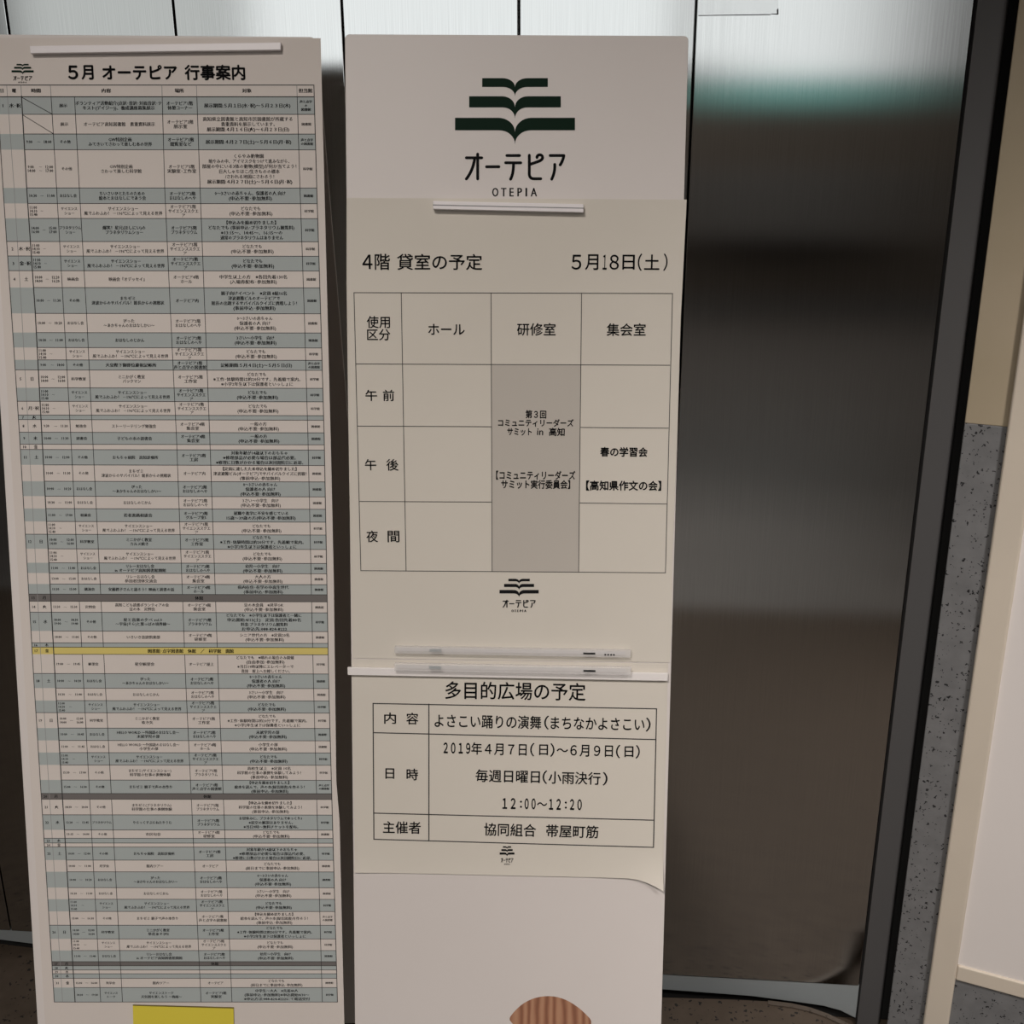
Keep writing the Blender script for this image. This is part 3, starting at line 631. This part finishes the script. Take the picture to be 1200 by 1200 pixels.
for i, r in enumerate(ROWS):
    y0 = r[0]; y1 = ROWS[i + 1][0] if i + 1 < len(ROWS) else YEND; k = r[1]; ym = (y0 + y1) / 2
    mb = MB(); p = [(cx('L', y0), y0), (cx('R', y0), y0), (cx('R', y1), y1), (cx('L', y1), y1)]
    quad(mb, PB, [(x, ry(y, x)) for x, y in p], HS)
    nm, m = {'w': ('white_row', M['poster']), 'b': ('blue_row', M['blue']), 'g': ('closed_day_row', M['grey']), 'y': ('yellow_row', M['yel'])}[k]
    INK_GAIN[0] = 0.01 if k == 'b' else 0.0
    tx = mb; tx.cur = 1                                # the row's printing belongs to the row
    hline(y0, 'L' if (r[2] or i == 0) else 'D2', 'R')
    e = 1.0 if y1 - y0 > 6 else 0.95
    if r[2]:
        yy = ym if y1 - y0 < 30 else ym
        cell(tx, [r[2]], 'L', 'D1', yy, e, 0.008); cell(tx, [r[3]], 'D1', 'D2', yy, e, 0.008, maxpad=0.3)
    if k == 'g': cell(tx, ['休館'], 'D5', 'D6', ym, 0.98, 0.012)
    if k == 'y': cell(tx, ['図書館・点字図書館　休館　／　科学館　開館'], 'D2', 'R', ym, 1.12, 0.02)
    if len(r) > 4:
        t, ca, ev, ve, au, li = r[4:]
        if t[0] == '/':
            line(lines_mb, PB, cx('D2', y0), y0 + 0.5, cx('D3', y1), y1 - 0.3, 0.8, HL)
        elif len(t) == 3:
            n = 3
            for q, s in enumerate(t):
                yy = ym + (q - 1) * 4.1; a = cx('D2', yy); w = 8.2 * em(yy) / 5.3
                el = em(yy) * 0.00076
                put(tx, PB, s, PB.px(a + 2.2, yy), PB.px(a + 2.2 + w, yy), el * 0.66, HT, 0.03, 1, 0.35, 0.72)
            a = cx('D2', ym) + 14.5; put(tx, PB, '～', PB.px(a, ym), PB.px(a + 3.0, ym), 0.0006, HT, 0.02, 1)
        else:
            for q, s in enumerate(t):
                yy = ym + (q - (len(t) - 1) / 2) * 4.4; a, z = cx('D2', yy), cx('D3', yy); w = 8.4 * em(yy) / 5.3; el = em(yy) * 0.00076
                s0, s1 = s.split('～'); f0 = w * (0.8 if len(s0) < 5 else 1)
                put(tx, PB, s0, PB.px(a + 2.8, ry(yy, a)), PB.px(a + 2.8 + f0, ry(yy, a)), el * 0.66, HT, 0.03, 1, 0.35, 0.72)
                put(tx, PB, s1, PB.px(z - 2.8 - w, ry(yy, z)), PB.px(z - 2.8, ry(yy, z)), el * 0.66, HT, 0.03, 1, 0.35, 0.72)
                m_ = (a + z) / 2
                if len(t) == 1 or q == 0 or s0[0] == '9' or y0 < 200:
                    yc = ym if (len(t) > 1 and y0 > 200) else yy
                    put(tx, PB, '～', PB.px(m_ - 1.8, yc), PB.px(m_ + 1.8, yc), 0.0006, HT, 0.02, 1)
        cell(tx, ca, 'D3', 'D4', ym, 0.84, 0.0, 1.2)
        cell(tx, ev, 'D4', 'D5', ym, 0.97, 0.0, 1.05)
        cell(tx, ve, 'D5', 'D6', ym, 0.97, 0.0, 1.0)
        n = len(au); cell(tx, au, 'D6', 'D7', ym, 1.0, 0.0, min(1.12, (y1 - y0 - 0.6) / (n * em(ym))) if n > 1 else 1)
        cell(tx, li, 'D7', 'R', ym, 0.68, 0.012, 1.25)
    ro = tx.build(nm, [m, M['ink']], ep, fix=False)
    if k == 'g': ro['label'] = 'dark grey row marking a closed day'
    if k == 'y': ro['label'] = 'yellow row across the timetable'
hline(YEND, 'L', 'R'); hline(100, 'L', 'R', w=1.0); hline(113.7, 'L', 'R', w=1.0)
for c, w, ya in (('L', 0.9, 113), ('D2', 1.2, 113), ('D3', 0.75, 113), ('D4', 0.75, 113.7), ('D5', 0.75, 113), ('D6', 0.75, 113), ('D7', 0.75, 113), ('R', 0.9, 100), ('D1', 0.6, 100)):
    ys = [ya] + [q for q in (220, 365, 510, 696.3, 704.7, 758.3, 766.7, 800, 929.5, 936.3) if q > ya] + [YEND]
    for q in range(len(ys) - 1):
        if c in ('D3', 'D4', 'D5', 'D6', 'D7') and (ys[q], ys[q + 1]) in ((696.3, 704.7), (758.3, 766.7), (929.5, 936.3)): continue
        line(thin_mb if c == 'D1' else lines_mb, PB, cx(c, ys[q]), ry(ys[q], cx(c, ys[q])), cx(c, ys[q + 1]), ry(ys[q + 1], cx(c, ys[q + 1])), w, HL)
for c in ('D2', 'D3', 'D5', 'D6', 'D7'): line(thin_mb, PB, cx(c, 100), 100, cx(c, 113.5), 113.5, 0.7, HL)
lines_mb.add(thin_mb.v, thin_mb.f, 1); lines_mb.build('table_lines', [M['line'], M['thin']], ep, fix=False)
hd = MB(); quad(hd, PB, [(cx('L', 100), 100), (cx('R', 100), 100), (cx('R', 113.7), 113.7), (cx('L', 113.7), 113.7)], HS); hd.cur = 1
for s, c0, c1 in (('日', 'L', 'D1'), ('曜', 'D1', 'D2'), ('時間', 'D2', 'D3'), ('内容', 'D3', 'D5'), ('場所', 'D5', 'D6'), ('対象', 'D6', 'D7'), ('担当館', 'D7', 'R')): cell(hd, [s], c0, c1, 106.5, 0.98, 0.015)
hd.build('heading_row', [M['poster'], M['ink']], ep, fix=False)
mb = MB()
for s, x0, x1, h in (('５', 80.5, 91.3, 15.2), ('月', 96, 109.5, 16.2), ('オーテピア', 120.5, 207.5, 16.4), ('行事案内', 217, 287, 17.2)):
    fit(mb, PB, s, x0, 85.2, x1, 85.2, h, HT, 0.031, 5)
mb.build('heading', M['ink'], ep, fix=False)
logo(PB, ep, 27.0, 26.0, 75.2, 97.6, HT, M['green'], True)

# ------------------------------------------------------------------ things stuck to the signboards
def bar(b, name, label, cat, tl, tr, br, bl, h0, th, m, group=None, ridge=False):
    P = [Vector(b.px(*p)) for p in (tl, tr, br, bl)]
    c = sum(P, Vector((0, 0))) / 4; root = thing(name, label, cat, b.at(c.x, c.y, h0), group)
    mb = MB(); mb.prism([b.at(p.x, p.y, h0) for p in P], -b.n * th); mb.build('body', m, root, bevel=0.0006)
    if ridge:
        q0 = P[0] * 0.5 + P[3] * 0.5; q1 = P[1] * 0.5 + P[2] * 0.5; d = Vector((0, 0.0004))
        mb = MB(); mb.prism([b.at(*(q0 - d), h0 + th - 0.0002), b.at(*(q1 - d), h0 + th - 0.0002), b.at(*(q1 + d), h0 + th - 0.0002), b.at(*(q0 + d), h0 + th - 0.0002)], -b.n * 0.0004); mb.build('groove', M['thin'], root)
    return root
HB = HP + 0.0006
bar(PB, 'magnet_bar', 'long white magnet bar above the timetable heading on the left signboard', 'magnet', (37.7, 56), (330.6, 51.8), (330.2, 60.8), (38.8, 64.8), HB, 0.005, M['magnet'])
bar(CB, 'magnet_bar', 'short white grooved magnet bar under the roman lettering of the tall signboard', 'magnet', (508, 236.8), (683.5, 240.4), (683.6, 250.2), (508.3, 246.3), HB, 0.006, M['magnet'], None, True)
bar(CB, 'holding_strip', 'full width white strip over the top of the plaza notice', 'strip', (408, 780.5), (782.4, 787.3), (782, 796.6), (408.4, 789.6), 0.0018, 0.003, M['strip'])
def clear(label, tl, tr, br, bl, h0, dark, letters):
    r = bar(CB, 'clear_bar_magnet', label, 'magnet', tl, tr, br, bl, h0, 0.006, M['clear'], 'clear magnet bars')
    def y_at(x, k):
        t = (x - tl[0]) / (tr[0] - tl[0]); return (tl[1] + (tr[1] - tl[1]) * t) * (1 - k) + (bl[1] + (br[1] - bl[1]) * t) * k
    for nm, x0, x1, k0, k1, m in (('core', 466, 733, 0.30, 0.75, M['frost']), ('silver_inset', 504, 518, 0.2, 0.62, M['silver']), ('black_inset', 683, 697, 0.38, 0.62, M['black'])):
        mb = MB(); hh = h0 + (0.0012 if nm == 'core' else 0.0061)
        mb.prism([CB.at(*CB.px(x, y_at(x, k)), hh) for x, k in ((x0, k0), (x1, k0), (x1, k1), (x0, k1))], CB.n * (-0.0010 if nm == 'core' else -0.0003)); mb.build(nm, m, r)
    if letters:
        mb = MB()
        for x in (707.5, 711, 714.3, 717.6):
            mb.prism([CB.at(*CB.px(a, y_at(a, k)), h0 + 0.0061) for a, k in ((x, 0.55), (x + 2, 0.5), (x + 2.2, 0.72), (x + 0.3, 0.75))], -CB.n * 0.0002)
        mb.build('tiny_print', M['ink'], r)
    return r
clear('upper clear plastic magnet bar with tiny dark print near its right end', (463, 755.6), (739, 760), (738, 768.6), (463, 763.6), HB, 1, True)
clear('lower clear plastic magnet bar resting along the white strip', (463.3, 774.2), (739, 778.8), (738, 787.8), (463.5, 782.5), 0.0052, 1, False)
# yellow card at the foot of the left signboard
P = [(156.5, 1177.3), (274.2, 1180.5), (275.5, 1260), (158.5, 1258)]
c = PB.at(*PB.px(215, 1220), HB); yc = thing('yellow_card', 'plain yellow card below the timetable at the foot of the left poster', 'card', c)
mb = MB(); mb.prism([PB.at(*PB.px(*p), HB) for p in P], -PB.n * 0.0012); mb.build('card', M['note'], yc)
mb = MB(); mb.prism([PB.at(*PB.px(*p), HB + 0.0001) for p in ((156.3, 1176.2), (274.4, 1179.4), (274.2, 1180.4), (156.5, 1177.2))], -PB.n * 0.0008); mb.build('top_edge', mat('card_edge', (0.16, 0.13, 0.03), 0.7), yc)
# clear film stuck on the lift door
def door(x, y, h=0.0008): r = ray(x, y); return EYE + r * ((D - h) / r.y)
fs = thing('film_sticker', 'clear film strip stuck at the top of the wide steel door', 'sticker', door(866, 10))
mb = MB(); mb.prism([door(818, -14), door(912, -15), (door(912, 16.8)), door(818, 18.4)], (0, 0.0003, 0)); mb.build('film', mat('clear_film', (0.95, 0.96, 0.97), 0.2, 0.0, **{'Alpha': 0.03}), fs)
mb = MB()
for a in (((818.5, 18.2), (903, 17.0)), ((904, 16.3), (912, 16.6))):
    (x0, y0), (x1, y1) = a; mb.prism([door(x0, y0 - 0.4, 0.001), door(x1, y1 - 0.5, 0.001), door(x1, y1 + 0.5, 0.001), door(x0, y0 + 0.4, 0.001)], (0, -0.0002, 0))
mb.prism([door(910.6, 11, 0.001), door(912.2, 10, 0.001), door(912.2, 17, 0.001), door(910.8, 17, 0.001)], (0, -0.0002, 0))
mb.build('dark_edge', M['line'], fs)
